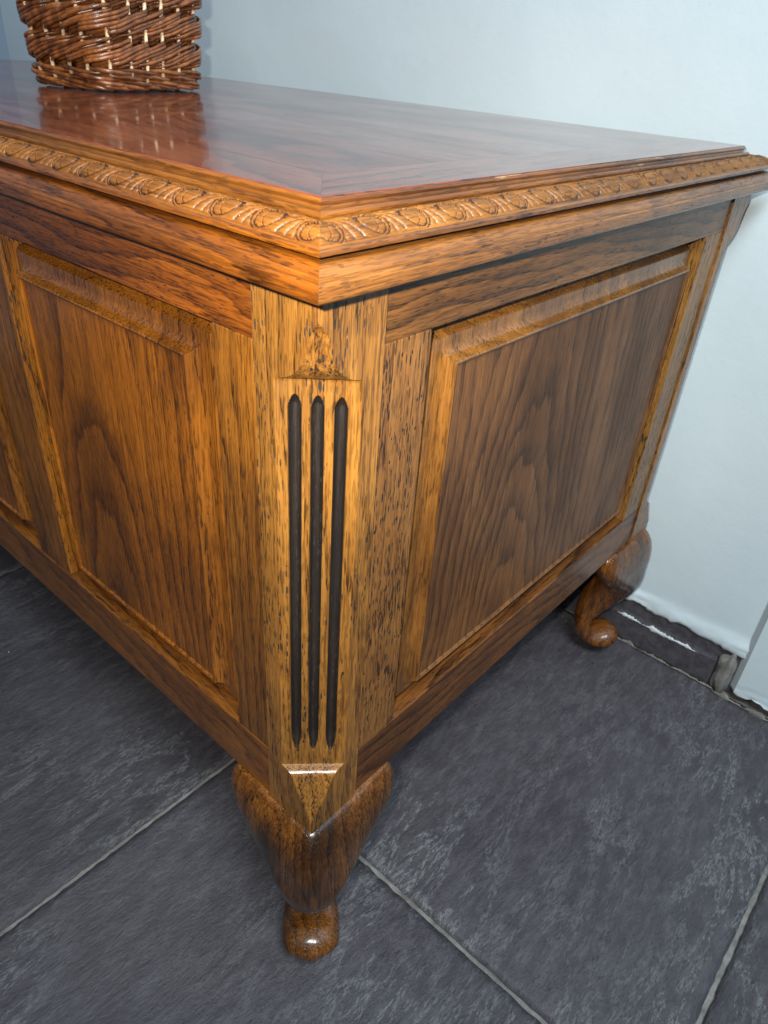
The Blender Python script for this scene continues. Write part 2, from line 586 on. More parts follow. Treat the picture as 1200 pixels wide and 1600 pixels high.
wall = wall_sheet('wall', [(-1.72, WY), (0.172, WY)], ZO - 0.150, 2.5, MW, lip=0.0045, rag=0.0042, seed=4)
tag(wall, 'pale blue painted plaster wall behind the chest, rough along its foot', 'wall')
pier = wall_sheet('wall_pier', [(0.1665, WY + 0.010), (0.1680, WY - 0.0005), (0.1765, WY - 0.0105), (1.5, WY - 0.012)], 0.008, 2.5, MW, lip=0.0, rag=0.004, seed=9)
smooth_by_angle(pier, 25)
tag(pier, 'pale blue wall pier with a splayed edge, coming down to the floor at the right', 'wall pier')
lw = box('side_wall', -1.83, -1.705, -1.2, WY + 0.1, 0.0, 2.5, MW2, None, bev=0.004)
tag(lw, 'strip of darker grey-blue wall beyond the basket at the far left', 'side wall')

# slate skirting under the wall
sk = empty('skirting', (-0.7, WY, 0))
tag(sk, 'low dark slate skirting along the foot of the wall, streaked with paint', 'skirting')
skx = [-1.70, -1.19, -0.65, -0.11, 0.143]
for a, b in zip(skx[:-1], skx[1:]):
    box('skirting_tile', a + 0.002, b - 0.002, WY - 0.0085, WY + 0.004, 0.003, 0.049, MSK, sk, bev=0.0016)
box('bare_strip', -1.70, 0.200, WY + 0.0005, WY + 0.02, 0.002, 0.080, MSK, sk, bev=0)
# paint drips along the top arris of the skirting
r = np.random.default_rng(5)


def blob_strip(name, x0, x1, yz, mat, parent, seed, amp):
    r = np.random.default_rng(seed)
    n = int((x1 - x0) / 0.0015)
    V, F = [], []
    w = np.convolve(r.normal(0, 1, n + 20), np.ones(5) / 5, 'same')[10:10 + n]
    w2 = np.convolve(r.normal(0, 1, n + 40), np.ones(15) / 15, 'same')[20:20 + n]
    for j in range(n):
        x = x0 + (x1 - x0) * j / (n - 1)
        fade = min(1, j / 8, (n - 1 - j) / 8)
        h = max(0.0, amp * (0.45 + 1.5 * w2[j] + 1.0 * w[j])) * fade
        c = w[j] * 0.001
        for k in range(5):
            a = math.pi * k / 4
            V.append((x, yz[0] - 0.0012 * math.sin(a) * fade + 0.0004, yz[1] + c + h * (k / 4 - 0.5) * 2))
    F = grid_faces(n, 5)
    me = mesh_from(V, F, name)
    fix_normals(me)
    return link(name, me, mat, parent, smooth=True)


blob_strip('paint_streak', -0.06, -0.020, (WY - 0.0088, 0.0465), MWP, sk, 2, 0.0030)
blob_strip('paint_streak', -0.012, 0.120, (WY - 0.0088, 0.0465), MWP, sk, 3, 0.0036)


def lump(name, loc, size, mat, parent, seed, sub=3):
    r = np.random.default_rng(seed)
    bm = bmesh.new()
    bmesh.ops.create_icosphere(bm, subdivisions=sub, radius=1)
    ph = r.uniform(0, 6, 6)
    for v in bm.verts:
        c = v.co.copy()
        f = 1 + 0.14 * math.sin(c.x * 5 + ph[0]) + 0.12 * math.sin(c.y * 7 + ph[1]) + 0.12 * math.sin(c.z * 6 + ph[2]) + 0.06 * math.sin(c.x * 17 + c.z * 13 + ph[3])
        v.co = Vector((c.x * size[0] * f + loc[0], c.y * size[1] * f + loc[1], c.z * size[2] * f + loc[2]))
    me = bpy.data.meshes.new(name)
    bm.to_mesh(me)
    bm.free()
    return link(name, me, mat, parent, smooth=True)


lump('mortar_end', (0.156, WY - 0.004, 0.030), (0.012, 0.009, 0.040), MG, sk, 3)
# mortar fillet along floor and wall
fil = blob_strip('mortar_joint', -0.05, 0.16, (WY - 0.010, 0.0008), MG, sk, 12, 0.0022)
fil2 = blob_strip('mortar_joint', 0.15, 1.2, (WY - 0.0165, 0.002), MG, sk, 13, 0.0032)

# ================================================================== CHEST
L, D, H = 1.24, 0.626, 0.4285
CH = empty('blanket_chest', (-L / 2, D / 2, 0))
tag(CH, 'carved oak blanket chest with fluted corner posts, raised panels and cabriole feet', 'chest')
RC = 0.002          # frame set back behind the posts
OPZ0, OPZ1 = ZO + 0.0565, ZO + 0.390


# ---- corner posts
def post_mesh():
    half = 0.05

    def cut(z):
        pts = [(-.001, 0.0004), (.010, 0.0006), (.016, 0.002), (.040, .0165), (.047, .0205), (.0505, .0226), (.0525, .0244), (.0540, .0285), (.0548, .0345),
               (.057, .0342), (.064, .0335), (.366, .0335), (.3735, .0338), (.3752, .0330), (.3766, .0272), (.3785, .0232), (.381, .0190), (.385, .0145),
               (.392, .0108), (.400, .0088), (.406, .0066), (.4098, .0036), (.4118, .0006), (.43, .0004)]
        return float(np.interp(z, [p[0] for p in pts], [p[1] for p in pts]))
    zs = np.unique(np.round(np.concatenate([np.linspace(0, .016, 5), np.linspace(.016, .066, 46), np.linspace(.066, .084, 22), np.linspace(.084, .345, 60),
                                            np.linspace(.345, .385, 62), np.linspace(.385, .416, 28), [H]]), 5))
    nf, ncb = 14, 91
    V, mi = [], []
    cen = [0.232, 0.498, 0.772]
    for z in zs:
        c = cut(z)
        row = []
        for k in range(nf):
            t = k / nf
            row.append((-half + t * (half - c), 0.0))
        for k in range(ncb):
            t = k / (ncb - 1)
            x, y = -c + t * c, t * c
            d = 0.0
            if .06 < z < .372:
                s = t * c * 1.41421
                for q, cc in enumerate(cen):
                    top, bot = 0.3655 - 0.0006 * q, 0.0735 - 0.0012 * q
                    if bot < z < top:
                        e = min(1, math.sqrt(max(0, (top - z) / 0.007)), math.sqrt(max(0, (z - bot) / 0.016)))
                        w = 0.0037 * e
                        dd = abs(s - cc * c * 1.41421)
                        if dd < w:
                            d = max(d, 0.0060 * e * max(0, 1 - (dd / w) ** 2) ** 0.5)
                # hand-worked unevenness
                d += 0.00012 * math.sin(t * 37 + z * 210) * math.sin(z * 95 + t * 11)
            if .376 < z < .412:
                b = math.sin(math.pi * t)
                d += 0.0013 * b * math.sin((z - .376) / .036 * math.pi) + 0.0002 * math.sin(z * 900 + t * 9) * b
            row.append((x - d * 0.7071, y + d * 0.7071))
        for k in range(1, nf + 1):
            t = k / nf
            row.append((0.0, c + t * (half - c)))
        row.append((-half, half))
        V += [(x, y, z) for x, y in row]
    nc = nf + ncb + nf + 1
    F = grid_faces(len(zs), nc, closed=True)
    me = mesh_from(V, F, 'post')
    fix_normals(me)
    # signed outline of the flutes: 0.5 on the rim, 1 well inside
    vals = []
    for z in zs:
        c = cut(z)
        for k in range(nc):
            v = 0.0
            if nf <= k < nf + ncb and .06 < z < .372:
                t = (k - nf) / (ncb - 1)
                for q, cc in enumerate(cen):
                    top, bot = 0.3655 - 0.0006 * q, 0.0735 - 0.0012 * q
                    e = min(1, math.sqrt(max(0, top - z) / 0.007), math.sqrt(max(0, z - bot) / 0.016))
                    dist = 0.0036 * e - abs(t - cc) * c * 1.41421
                    if z > top or z < bot:
                        dist = min(dist, -0.002)
                    v = max(v, min(1.0, max(0.0, 0.5 + dist / 0.0016)))
            vals.append(v)
    at = me.attributes.new('flute', 'FLOAT', 'POINT')
    at.data.foreach_set('value', vals)
    return me


pm = post_mesh()
pm.materials.append(W['post'])
for (x, y, rot) in ((0, 0, 0), (0, D, 90), (-L, D, 180), (-L, 0, 270)):
    o = bpy.data.objects.new('corner_post', pm)
    C.objects.link(o)
    o.parent = CH
    o.location = Vector((x, y, ZO)) - Vector(WORLD[CH.name])
    o.rotation_euler = (0, 0, math.radians(rot))
smooth_by_angle(o, 55)


# ---- raised panels
def panel_mesh(w, h):
    """Raised-and-fielded panel in the (u, v) plane, facing -n; n = 0 is the frame face."""
    prof = [(-0.006, 0.020), (-0.006, 0.0125), (0.000, 0.0125), (0.004, 0.0122), (0.0075, 0.0112), (0.0100, 0.0094), (0.0115, 0.0074), (0.0128, 0.0062), (0.0148, 0.0060), (0.0180, 0.0062),
            (0.0208, 0.0058), (0.0232, 0.0046), (0.0250, 0.0028), (0.0262, 0.0006), (0.0268, -0.0012), (0.0276, -0.0017), (0.0288, -0.0014), (0.0298, -0.0004), (0.0304, 0.0004), (0.0330, 0.0005)]
    V, F, mi = [], [], []
    nu, nv = 26, 32
    ring = []
    for (s, d) in prof:
        loop = []
        x0, x1, y0, y1 = s, w - s, s, h - s
        for k in range(nu):
            loop.append((x0 + (x1 - x0) * k / nu, y0))
        for k in range(nv):
            loop.append((x1, y0 + (y1 - y0) * k / nv))
        for k in range(nu):
            loop.append((x1 - (x1 - x0) * k / nu, y1))
        for k in range(nv):
            loop.append((x0, y1 - (y1 - y0) * k / nv))
        m = len(loop)
        base = len(V)
        for q, (a, b) in enumerate(loop):
            wob = 0.00022 * math.sin(q * 0.9 + s * 260) if 0.006 < s < 0.027 else 0
            V.append((a, (d * 1.28 if d > 0.001 else d) + wob, b))
        ring.append((base, m))
    for i in range(len(ring) - 1):
        b0, m = ring[i]
        b1, _ = ring[i + 1]
        for q in range(m):
            F.append((b0 + q, b0 + (q + 1) % m, b1 + (q + 1) % m, b1 + q))
            mi.append(1 if i >= len(prof) - 4 else 0)
    b1, m = ring[-1]
    F.append(tuple(b1 + q for q in range(m)))
    mi.append(1)
    me = mesh_from(V, F, 'panel')
    me.polygons.foreach_set('material_index', mi)
    fix_normals(me)
    return me


def add_panel(u0, u1, mats, face, z0=OPZ0, z1=OPZ1, name='raised_panel'):
    me = panel_mesh(u1 - u0, z1 - z0)
    co = np.array([v.co[:] for v in me.vertices])
    if face == 'front':
        co = np.stack([co[:, 0] + u0, co[:, 1] + RC, co[:, 2] + z0], 1)
    elif face == 'right':
        co = np.stack([-co[:, 1] - RC, co[:, 0] + u0, co[:, 2] + z0], 1)
    elif face == 'left':
        co = np.stack([co[:, 1] - L + RC, co[:, 0] + u0, co[:, 2] + z0], 1)
    me.vertices.foreach_set('co', co.ravel())
    fix_normals(me)
    o = link(name, me, mats, CH)
    smooth_by_angle(o, 32)
    return o


TH = 0.020
# front frame
box('top_rail', -L + .05, -.05, RC, TH, OPZ1, ZO + H, W['front_x'], CH)
box('bottom_rail', -L + .05, -.05, RC, TH, ZO, OPZ0, W['front_rail2'], CH, bev=0.0025, seg=3)
fx = [(-.0885, -.05), (-.4165, -.355), (-.885, -.8235), (-L + .05, -L + .0885)]
for k, (a, b) in enumerate(fx):
    box('stile' if k in (0, 3) else 'muntin', a, b, RC + (0 if k in (0, 3) else 0.0004), TH, OPZ0, OPZ1, W['front_z'], CH, bev=0.0012 if k in (0, 3) else 0.003, seg=3)
for a, b in ((-.355, -.0885), (-.8235, -.4165), (-L + .0885, -.885)):
    add_panel(a, b, [W['front_bevel'], W['front_panel']], 'front')
# right-hand side frame
for sx, nm in ((0, 'right'), (-L, 'left')):
    xa, xb = (-TH, -RC) if sx == 0 else (-L + RC, -L + TH)
    box('top_rail', xa, xb, .05, D - .05, OPZ1, ZO + H, W['side_y'], CH)
    box('bottom_rail', xa, xb, .05, D - .05, ZO, OPZ0 - 0.003, W['side_y'], CH, bev=0.0020, seg=3)
    box('stile', xa, xb, .05, .0945, OPZ0 - 0.003, OPZ1, W['side_z'], CH, bev=0.0008)
    box('stile', xa, xb, D - .0955, D - .05, OPZ0 - 0.003, OPZ1, W['side_z'], CH, bev=0.0008)
    add_panel(.0945, D - .0955, [W['side_bevel'], W['side_field']], nm, OPZ0 - 0.003)
# back and floor boards
for k in range(5):
    a = -L + .05 + (L - .10) * k / 5
    box('back_board', a, a + (L - .10) / 5 - 0.0006, D - TH, D - RC, ZO, ZO + H, W['side_z'], CH)
box('bottom_board', -L + .03, -.03, .021, D - .021, ZO + .004, ZO + .016, W['side_z'], CH)

# ---- top: field, mitred border, mouldings
TE, TZ = 0.0165, ZO + 0.4655     # top edge set-back and height
BW = 0.052
nb = 4
y0, y1 = TE + BW, D - TE - BW
for k in range(nb):
    a = y0 + (y1 - y0) * k / nb
    box('top_board', -L + TE + BW, -TE - BW, a, a + (y1 - y0) / nb, TZ - 0.012, TZ, W['top'], CH, bev=0.00006, seg=1)


def mitred(name, outer, inner, z0, z1, mat):
    """outer/inner: two plan points each."""
    bm = bmesh.new()
    pts = [outer[0], outer[1], inner[1], inner[0]]
    lo = [bm.verts.new((p[0], p[1], z0)) for p in pts]
    hi = [bm.verts.new((p[0], p[1], z1)) for p in pts]
    bm.faces.new(lo[::-1])
    bm.faces.new(hi)
    for i in range(4):
        bm.faces.new((lo[i], lo[(i + 1) % 4], hi[(i + 1) % 4], hi[i]))
    bmesh.ops.recalc_face_normals(bm, faces=bm.faces[:])
    bmesh.ops.bevel(bm, geom=bm.edges[:], offset=0.00012, segments=1, affect='EDGES')
    me = bpy.data.meshes.new(name)
    bm.to_mesh(me)
    bm.free()
    return link(name, me, mat, CH)


def ringpts(o):
    return [(-L - o, -o), (o, -o), (o, D + o), (-L - o, D + o)]


po, pi_ = ringpts(-TE), ringpts(-TE - BW)
for k in range(4):
    mitred('border_strip', (po[k], po[(k + 1) % 4]), (pi_[k], pi_[(k + 1) % 4]), TZ - 0.012, TZ, W['top'] if k % 2 == 0 else W['top_y'])

RUNS = [((-L, 0), (0, 0), (0, -1), 'front'), ((0, 0), (0, D), (1, 0), 'right'), ((0, D), (-L, D), (0, 1), 'back'), ((-L, D), (-L, 0), (-1, 0), 'left')]


LINES = []


def run_mesh(prof, a, b, nrm, cols, hfun=None):
    """Sweep a closed or open profile [(off, z, (nx, nz))] along a side with mitred ends."""
    a, b, nrm = np.array(a, float), np.array(b, float), np.array(nrm, float)
    t = (b - a)
    ln = np.linalg.norm(t)
    t /= ln
    V = []
    for s in cols:
        for i, (off, z, n) in enumerate(prof):
            q = -off + s * (ln + 2 * off)          # mitre
            o2, z2 = off, z
            if hfun is not None:
                h, l = hfun(min(q, ln - q), i / (len(prof) - 1))
                o2 += h * n[0]
                z2 += h * n[1]
                q = -o2 + s * (ln + 2 * o2)
                LINES.append(l)
            p = a + t * q + nrm * o2
            V.append((p[0], p[1], z2))
    return V


def cols_for(name, ln, fine, coarse):
    if name == 'front':
        return np.concatenate([np.arange(0, ln - .42, coarse), np.arange(ln - .42, ln, fine), [ln]]) / ln
    if name == 'right':
        return np.concatenate([np.arange(0, ln, fine * 1.2), [ln]]) / ln
    return np.concatenate([np.arange(0, ln, coarse), [ln]]) / ln


# plain mouldings: edge + fillet under the top, and the bottom cornice board
P_EDGE = [(-0.030, .4535), (-TE + 0.0004, .4648), (-TE + 0.0010, .4642), (-TE + 0.0013, .4632), (-TE + 0.0009, .4622), (-TE + 0.0002, .4615), (-TE + .0004, .4606), (-.0140, .4602),
          (-.0122, .4601), (-.0115, .4594), (-.0113, .4582), (-.0116, .4568), (-.0122, .4560), (-.0122, .4535)]
P_CORN = [(-0.02, .4290), (-0.02, .4445), (.0015, .4445), (.0062, .4442), (.0080, .4440), (.0096, .4433), (.0112, .4420), (.0128, .4402), (.0146, .4389), (.0166, .4382), (.0182, .4379), (.0189, .4374), (.0190, .4366), (.0190, .4350),
          (.0188, .4318), (.0186, .4302), (.0180, .4292), (.0170, .4288), (-.001, .4288)]
P_FILL = [(-.015, .4446), (-.015, .4500), (.0080, .4502), (.0098, .4500), (.0108, .4492), (.0110, .4482), (.0107, .4471), (.0094, .4466), (.0070, .4464), (.0034, .4463), (.0032, .4446)]


def profmesh(prof, a, b, nrm, cols):
    pr = [(o, z + ZO, (0, 0)) for o, z in prof]
    V = run_mesh(pr, a, b, nrm, cols)
    n = len(pr)
    F = grid_faces(len(cols), n, closed=True)
    F.append(tuple(range(n)))
    F.append(tuple((len(cols) - 1) * n + k for k in range(n))[::-1])
    me = mesh_from(V, F)
    fix_normals(me)
    return me


# carved torus ornament (millimetres)
PER = 31.0


def ornament(smm, q):
    """(height, incised line) in mm at distance s from the corner and q (0 top .. 1 bottom)."""
    Y = q * 21.0
    X = ((smm / PER) - math.floor(smm / PER)) * PER
    line = 0.0
    pid = math.floor(smm / PER)
    # fan of leaves between two pads
    th = math.atan2(X - 5.5, Y + 2.0) + 0.012 * Y
    rib = abs(math.sin(th * 13.5 + 0.5 + 0.4 * math.sin(pid * 7.7)))
    h = -0.55 + 0.95 * rib ** 0.7
    line = max(line, 1.0 - rib / 0.40 if (3.0 < Y < 19.0 and -0.1 < th < 1.25) else 0.0)
    if not (3.0 < Y < 19.5):
        h = -0.15
    for cx, pk in ((0.3, pid), (PER + 0.3, pid + 1)):
        j1, j2, j3 = (math.sin(pk * 12.9 + w) for w in (0.3, 2.1, 4.4))
        if pk == 0:
            j1 = 0.0
        dx = (X - cx - 0.7 * j1) * (1 + 0.05 * j2) - (Y - 10.5) * 0.16
        e3 = math.sqrt(((dx - 0.6) / 10.4) ** 2 + ((Y - 11.6) / 8.9) ** 2)
        e1 = math.sqrt(((dx - 0.3 - (Y - 13) * 0.12) / 7.3) ** 2 + ((Y - 13.0 - 0.4 * j3) / 6.6) ** 2)
        rim = 9.6 + 0.16 * dx - 2.4 * (1 - (dx / 8.6) ** 2)
        if e3 < 1.0:
            h = 0.25
            line = 0.0
        if dx > -3 and Y > 5:
            line = max(line, 1 - abs(e3 - 1) * 9.6 / 0.62)
        top = 2.2 + 0.030 * (dx + 4) ** 2
        if abs(dx + 0.5) < 9.0 and top < Y < rim:
            f = (Y - top) / max(0.5, rim - top)
            h = 0.15 + 1.15 * f ** 0.8 - 0.5 * abs(math.sin((dx + (Y - 8) * 0.5) * 0.62)) ** 4
            line = 0.0
        if abs(dx + 0.5) < 9.4:
            line = max(line, 1 - abs(Y - top) / 0.55)
        if e1 < 1.0 and Y > rim:
            h = 0.35 + 0.65 * math.sqrt(max(0, 1 - e1 * e1))
            e4 = math.sqrt(((dx + 5.0) / 8.5) ** 2 + ((Y - 11.0) / 7.5) ** 2)
            line = max(0.0, 0.75 - abs(e4 - 1) * 8 / 0.6) if dx > -4 else 0.0
        if Y > rim - 0.4 and e1 < 1.3:
            line = max(line, 1 - abs(e1 - 1) * 7.0 / 0.70)
        if abs(dx) < 8.4 and e1 < 1.25:
            line = max(line, 1 - abs(Y - rim - 0.3) / 0.8)
        for ex, ey in ((8.3, 11.2), (-8.0, 10.4)):
            line = max(line, min(1.0, 1.5 - math.hypot(dx - ex, Y - ey) / 0.8))
    line = min(1.0, max(0.0, line))
    edge = min(1, min(q, 1 - q) / 0.06)
    line *= edge
    h = h * edge - 1.25 * line
    h += 0.12 * math.sin(smm * .21 + Y) + 0.08 * math.sin(smm * 1.3 - Y * 2)
    return h, line


def hcarve(s, q):
    h, l = ornament(s * 1000.0, q)
    return h * 0.00074, l


nq = 42
T0, T1 = np.array((-.0118, .4565)), np.array((.0086, .4500))
tdir = (T1 - T0) / np.linalg.norm(T1 - T0)
tn = np.array((-tdir[1], tdir[0]))
if tn[0] < 0:
    tn = -tn
tn = np.array((abs(tdir[1]), abs(tdir[0])))
P_CARVE = []
for i in range(nq):
    q = i / (nq - 1)
    p = T0 + (T1 - T0) * q + tn * 0.0036 * math.sin(math.pi * q) ** 0.8
    ang = (q - .5) * 1.2
    n = np.array((tn[0] * math.cos(ang) + tdir[0] * math.sin(ang), tn[1] * math.cos(ang) + tdir[1] * math.sin(ang)))
    P_CARVE.append((p[0], p[1] + ZO, (n[0], n[1])))

for (a, b, nrm, nm) in RUNS:
    ln = math.hypot(b[0] - a[0], b[1] - a[1])
    xdir = nm in ('front', 'back')
    mm, cm = (W['mould'], W['carved']) if xdir else (W['mould_y'], W['carved_y'])
    em = W['edge'] if xdir else W['edge_y']
    cs = cols_for('x', ln, .02, .02)
    for prof, name in ((P_EDGE, 'edge_moulding'), (P_FILL, 'fillet_moulding'), (P_CORN, 'cornice_moulding')):
        o = link(name, profmesh(prof, a, b, nrm, cs), em if name == 'edge_moulding' else mm, CH)
        smooth_by_angle(o, 38)
    fine = {'front': .00042, 'right': .00042}.get(nm, .0025)
    cols = cols_for(nm, ln, fine, .0025)
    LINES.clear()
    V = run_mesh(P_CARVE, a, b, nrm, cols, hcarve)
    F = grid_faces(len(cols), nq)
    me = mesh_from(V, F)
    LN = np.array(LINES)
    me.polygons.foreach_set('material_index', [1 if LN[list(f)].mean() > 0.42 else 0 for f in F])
    fix_normals(me)
    c0 = me.polygons[len(me.polygons) // 2].normal
    if c0.z < 0:
        me.flip_normals()
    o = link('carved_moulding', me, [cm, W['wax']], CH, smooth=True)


# ---- cabriole feet
def foot_mesh():
    """Foot for the corner at (0,0); outward diagonal is (+x, -y). z = 0 is the carcase underside."""
    V, F = [], []
    N = 72
    # outer line of the knee along the diagonal
    zo = [0, -.006, -.016, -.030, -.045, -.060, -.075, -.090, -.105, -.120, -.134, -.150]
    do = [.0015, .0060, .0110, .0148, .0168, .0172, .0158, .0115, .0050, -.0035, -.0140, -.0250]
    zi = [0, -.07, -.087, -.12, -.15]
    di = [-.030, -.036, -.041, -.0455, -.0465]
    zA = [0, -.010, -.022, -.036, -.052, -.068, -.084, -.100, -.115, -.13]
    A_ = [.0960, .1030, .1050, .0990, .0850, .0690, .0540, .0420, .0330, .025]
    zs = np.concatenate([np.linspace(0, -.02, 8), np.linspace(-.025, -.15, 30)])

    def lshape(z):
        o = float(np.interp(-z, [-q for q in zo], do))
        A = float(np.interp(-z, [-q for q in zA], A_))
        inn = -float(np.interp(-z, [-q for q in zi], di))
        th = 0.020
        # outer polyline, left tip -> corner -> right tip, in plan (x, y)
        pts = []
        kk = 26
        rad = 0.007 + 0.20 * (-z)
        for k in range(kk):
            s = k / (kk - 1)
            x = -A + s * (A + o - rad)
            f = 1 - (1 - s) ** 2.2
            pts.append((x, -(o * (0.35 + 0.65 * f)) + (1 - min(1, s * 9)) ** 2 * 0.008))
        for k in range(1, 10):
            a = math.pi / 2 * k / 10
            pts.append((o - rad + rad * math.sin(a), -o + rad - rad * math.cos(a)))
        right = [(-y, -x) for x, y in pts[:kk]][::-1]
        pts += right
        # inner line back
        inner = [(-th, A - 0.004), (-max(th, inn), max(th, inn)), (-A + 0.004, th)]
        full = pts + [inner[0]] + [inner[1]] + [inner[2]]
        return np.array(full)

    def resample(P, n):
        P2 = np.vstack([P, P[:1]])
        d = np.concatenate([[0], np.cumsum(np.linalg.norm(np.diff(P2, axis=0), axis=1))])
        u = np.linspace(0, d[-1], n, endpoint=False)
        return np.stack([np.interp(u, d, P2[:, 0]), np.interp(u, d, P2[:, 1])], 1)
    for z in zs:
        o = float(np.interp(-z, [-q for q in zo], do))
        i = float(np.interp(-z, [-q for q in zi], di))
        Ls = resample(lshape(z), N)
        # ellipse for the lower leg, started opposite the left tip
        c = (o + i) / 2
        hr = (o - i) / 2 * 1.41421
        wd = float(np.interp(-z, [.06, .09, .12, .15], [.040, .030, .021, .0165]))
        ang0 = math.pi * 0.83
        E = []
        best = None
        for k in range(N):
            a = ang0 + 2 * math.pi * k / N
            dd, ww = math.cos(a - math.pi * 0) * hr, math.sin(a) * wd
            E.append((c + dd * .7071 + ww * .7071, -c - dd * .7071 + ww * .7071))
        E = np.array(E)
        for sh in range(N):
            e = np.roll(E, sh, 0)
            s = ((e - Ls) ** 2).sum()
            if best is None or s < best[0]:
                best = (s, e)
        E = best[1]
        f = float(np.clip((-z - .055) / .05, 0, 1))
        f = f * f * (3 - 2 * f)
        Q = Ls * (1 - f) + E * f
        V += [(x, y, z) for x, y in Q]
    F += grid_faces(len(zs), N, closed=True)
    F.append(tuple(range(N)))
    F.append(tuple((len(zs) - 1) * N + k for k in range(N))[::-1])
    # lower leg and scrolled toe: sweep in the diagonal plane (d, z, in-plane half, cross half)
    path = [(-.0325, -.130, .0135, .0185), (-.0365, -.150, .0108, .0180), (-.0372, -.168, .0105, .0225), (-.0335, -.184, .0128, .0265), (-.0250, -.1925, .0172, .0285),
            (-.0150, -.1945, .0205, .0290), (-.0070, -.1905, .0190, .0275), (-.0005, -.1870, .0130, .0205), (.0035, -.1850, .0040, .0070)]
    P = np.array(path)
    tt = np.linspace(0, len(P) - 1, 64)

    def cr(col):
        out = []
        for t in tt:
            i = min(int(t), len(P) - 2)
            f = t - i
            p0, p1, p2, p3 = P[max(i - 1, 0), col], P[i, col], P[i + 1, col], P[min(i + 2, len(P) - 1), col]
            out.append(0.5 * (2 * p1 + (p2 - p0) * f + (2 * p0 - 5 * p1 + 4 * p2 - p3) * f * f + (3 * p1 - p0 - 3 * p2 + p3) * f ** 3))
        return np.array(out)
    d, z, hp, hw = cr(0), cr(1), cr(2), cr(3)
    s = d * 1.41421
    ts, tz = np.gradient(s), np.gradient(z)
    n_ = np.hypot(ts, tz)
    ts, tz = ts / n_, tz / n_
    K = 32
    base = len(V)
    for i in range(len(tt)):
        nx, nz = tz[i], -ts[i]
        for k in range(K):
            a = 2 * math.pi * k / K
            ca, sa = math.cos(a), math.sin(a)
            ca = math.copysign(abs(ca) ** 0.9, ca)
            ss = s[i] + nx * hp[i] * ca
            zz = z[i] + nz * hp[i] * ca
            ww = hw[i] * sa * (0.95 - 0.78 * max(0.0, ca) ** 1.2 * max(0.0, ts[i]))
            V.append((ss * .7071 + ww * .7071, -ss * .7071 + ww * .7071, max(zz, -ZO)))
    for i in range(len(tt) - 1):
        for k in range(K):
            F.append((base + i * K + k, base + i * K + (k + 1) % K, base + (i + 1) * K + (k + 1) % K, base + (i + 1) * K + k))
    F.append(tuple(base + (len(tt) - 1) * K + k for k in range(K)))
    me = mesh_from(V, F, 'cabriole_foot')
    fix_normals(me)
    return me


fm = foot_mesh()
fm.materials.append(W['foot'])
fm.polygons.foreach_set('use_smooth', [True] * len(fm.polygons))
fm.set_sharp_from_angle(angle=math.radians(60))
for (x, y, rot) in ((0, 0, 0), (0, D, 90), (-L, D, 180), (-L, 0, 270)):
    o = bpy.data.objects.new('cabriole_foot', fm)
    C.objects.link(o)
    o.parent = CH
    o.location = Vector((x, y, ZO - 0.0004)) - Vector(WORLD[CH.name])
    o.rotation_euler = (0, 0, math.radians(rot))

# ================================================================== BASKET
BZ = TZ + 0.0005
p1, p2, p3 = np.array((-.669, .205)), np.array((-.561, .231)), np.array((-.598, .382))
e1 = (p2 - p1) / np.linalg.norm(p2 - p1)
e2 = np.array((-e1[1], e1[0]))
bc = (p1 + p3) / 2
bw, bd, br = np.linalg.norm(p2 - p1) / 2 + .001, np.linalg.norm(p3 - p2) / 2 + .001, 0.022
BK = empty('wicker_basket', (bc[0], bc[1], BZ))
tag(BK, 'brown willow basket with slanted weave and pale stakes, standing on the chest top', 'basket')
# rounded-rectangle perimeter by arc length (counter-clockwise from the middle of the front side)
poly = []
for sx, sy, a0 in ((1, -1, -90), (1, 1, 0), (-1, 1, 90), (-1, -1, 180)):
    for k in range(13):
        a = math.radians(a0 + 90 * k / 12)
        poly.append((sx * (bw - br) + br * math.cos(a), sy * (bd - br) + br * math.sin(a)))
poly = np.array(poly + poly[:1])
plen = np.concatenate([[0], np.cumsum(np.linalg.norm(np.diff(poly, axis=0), axis=1))])
PL = plen[-1]


def peri(s):
    s = s % PL
    x, y = np.interp(s, plen, poly[:, 0]), np.interp(s, plen, poly[:, 1])
    e = 0.0015
    xa, ya = np.interp((s + e) % PL, plen, poly[:, 0]), np.interp((s + e) % PL, plen, poly[:, 1])
    xb, yb = np.interp((s - e) % PL, plen, poly[:, 0]), np.interp((s - e) % PL, plen, poly[:, 1])
    tx, ty = xa - xb, ya - yb
    l = math.hypot(tx, ty)
    return x, y, ty / l, -tx / l


def bpt(s, off, z):
    x, y, nx, ny = peri(s)
    off = off + z * 0.085 - 0.0022
    x, y = x + nx * off, y + ny * off
    p = bc + e1 * x + e2 * y
    return (p[0], p[1], BZ + z)


def tube(pts, rad, sides=7, closed=False):
    P = np.array(pts)
    n = len(P)
    T = np.gradient(P, axis=0) if not closed else (np.roll(P, -1, 0) - np.roll(P, 1, 0))
    T /= np.linalg.norm(T, axis=1)[:, None]
    V = []
    up = np.array((0.13, 0.21, 0.97))
    for i in range(n):
        a = np.cross(T[i], up)
        if np.linalg.norm(a) < 0.2:
            a = np.cross(T[i], np.array((1.0, 0.2, 0)))
        a /= np.linalg.norm(a)
        b = np.cross(T[i], a)
        rr = rad[i] if hasattr(rad, '__len__') else rad
        for k in range(sides):
            w = 2 * math.pi * k / sides
            V.append(P[i] + rr * (a * math.cos(w) + b * math.sin(w)))
    F = grid_faces(n, sides, closed=True)
    if closed:
        for k in range(sides):
            F.append(((n - 1) * sides + k, (n - 1) * sides + (k + 1) % sides, (k + 1) % sides, k))
    else:
        F.append(tuple(range(sides))[::-1])
        F.append(tuple((n - 1) * sides + k for k in range(sides)))
    me = mesh_from(V, F)
    fix_normals(me)
    return me


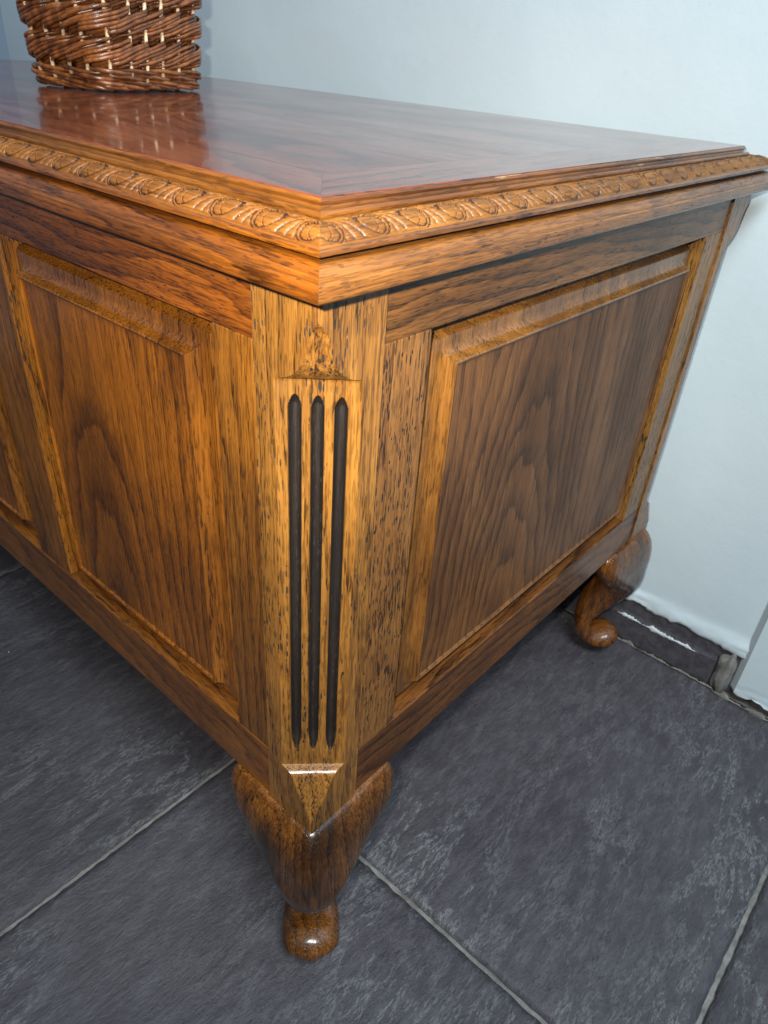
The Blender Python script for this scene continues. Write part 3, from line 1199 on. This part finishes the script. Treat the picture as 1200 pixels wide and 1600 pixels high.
NS = 20
SP = PL / NS
NB = 5
Z0, BH = 0.0225, 0.0285
TOPZ = Z0 + NB * BH + 0.012
for k in range(NS):
    s = (k + random.uniform(-.06, .06)) * SP
    pts = [bpt(s + random.uniform(-.0006, .0006), 0.0008, z) for z in np.linspace(0.003, TOPZ, 9)]
    link('stake', tube(pts, 0.0021, 7), MSTK, BK, smooth=True)
for bnd in range(NB):
    zb = Z0 + bnd * BH
    for k in range(NS):
        for q in range(3):
            s0 = (k - 1.0 + random.uniform(-.06, .06)) * SP
            span = 4.1 * SP
            n = 25
            jz = random.uniform(-.0009, .0009)
            rr = random.uniform(.0018, .0025)
            pts, rad = [], []
            for i in range(n):
                t = i / (n - 1)
                u = t * 4.1                                   # in stake spacings: behind, in front of two, behind
                g = 0.5 * (math.tanh((u - 0.95) * 5.5) - math.tanh((u - 3.15) * 5.5))
                off = -0.0066 + 0.0118 * g + 0.0007 * math.sin(t * 6 + k)
                z = zb - 0.0034 + 0.0310 * t + q * 0.0036 - 0.001 + jz + 0.0006 * math.sin(t * 9 + k * 2 + q)
                pts.append(bpt(s0 + span * t, off, z))
                rad.append(rr * (1.08 - 0.25 * t))
            link('weaver', tube(pts, rad, 7), MROD, BK, smooth=True)
# waling round the foot
for lv in range(3):
    for ph in range(2):
        pts = []
        n = 240
        for i in range(n):
            s = PL * i / n
            a = 2 * math.pi * (s / (SP * 3.3333) + ph / 2 + lv * 0.21)
            pts.append(bpt(s, 0.0012 + 0.0052 * math.sin(a), 0.0085 + lv * 0.0053 + 0.0017 * math.cos(a)))
        link('waling_rod', tube(pts, random.uniform(.0020, .0024), 7, closed=True), MROD, BK, smooth=True)
for k in range(NS):
    for q in range(1):
        pts, n = [], 13
        s0 = k * SP
        for i in range(n):
            t = i / (n - 1)
            pts.append(bpt(s0 + 2.1 * SP * t, -0.002 + 0.0065 * math.sin(math.pi * t) ** .6, 0.0078 - 0.0052 * t))
        link('foot_rod', tube(pts, np.linspace(.0026, .0021, n), 7), MROD, BK, smooth=True)
# top border
for ph in range(3):
    pts = []
    n = 200
    for i in range(n):
        s = PL * i / n
        a = 2 * math.pi * (s / (SP * 2) + ph / 3)
        pts.append(bpt(s, 0.005 * math.sin(a), TOPZ + 0.004 * math.cos(a)))
    link('border_rod', tube(pts, .0026, 7, closed=True), MROD, BK, smooth=True)
# base
bp = [bpt(PL * i / 60, -0.004, 0.004) for i in range(60)]
bq = [bpt(PL * i / 60, -0.004, 0.008) for i in range(60)]
F = [tuple(range(60))[::-1], tuple(range(60, 120))] + [(i, (i + 1) % 60, 60 + (i + 1) % 60, 60 + i) for i in range(60)]
link('basket_base', mesh_from(bp + bq, F), MROD, BK)
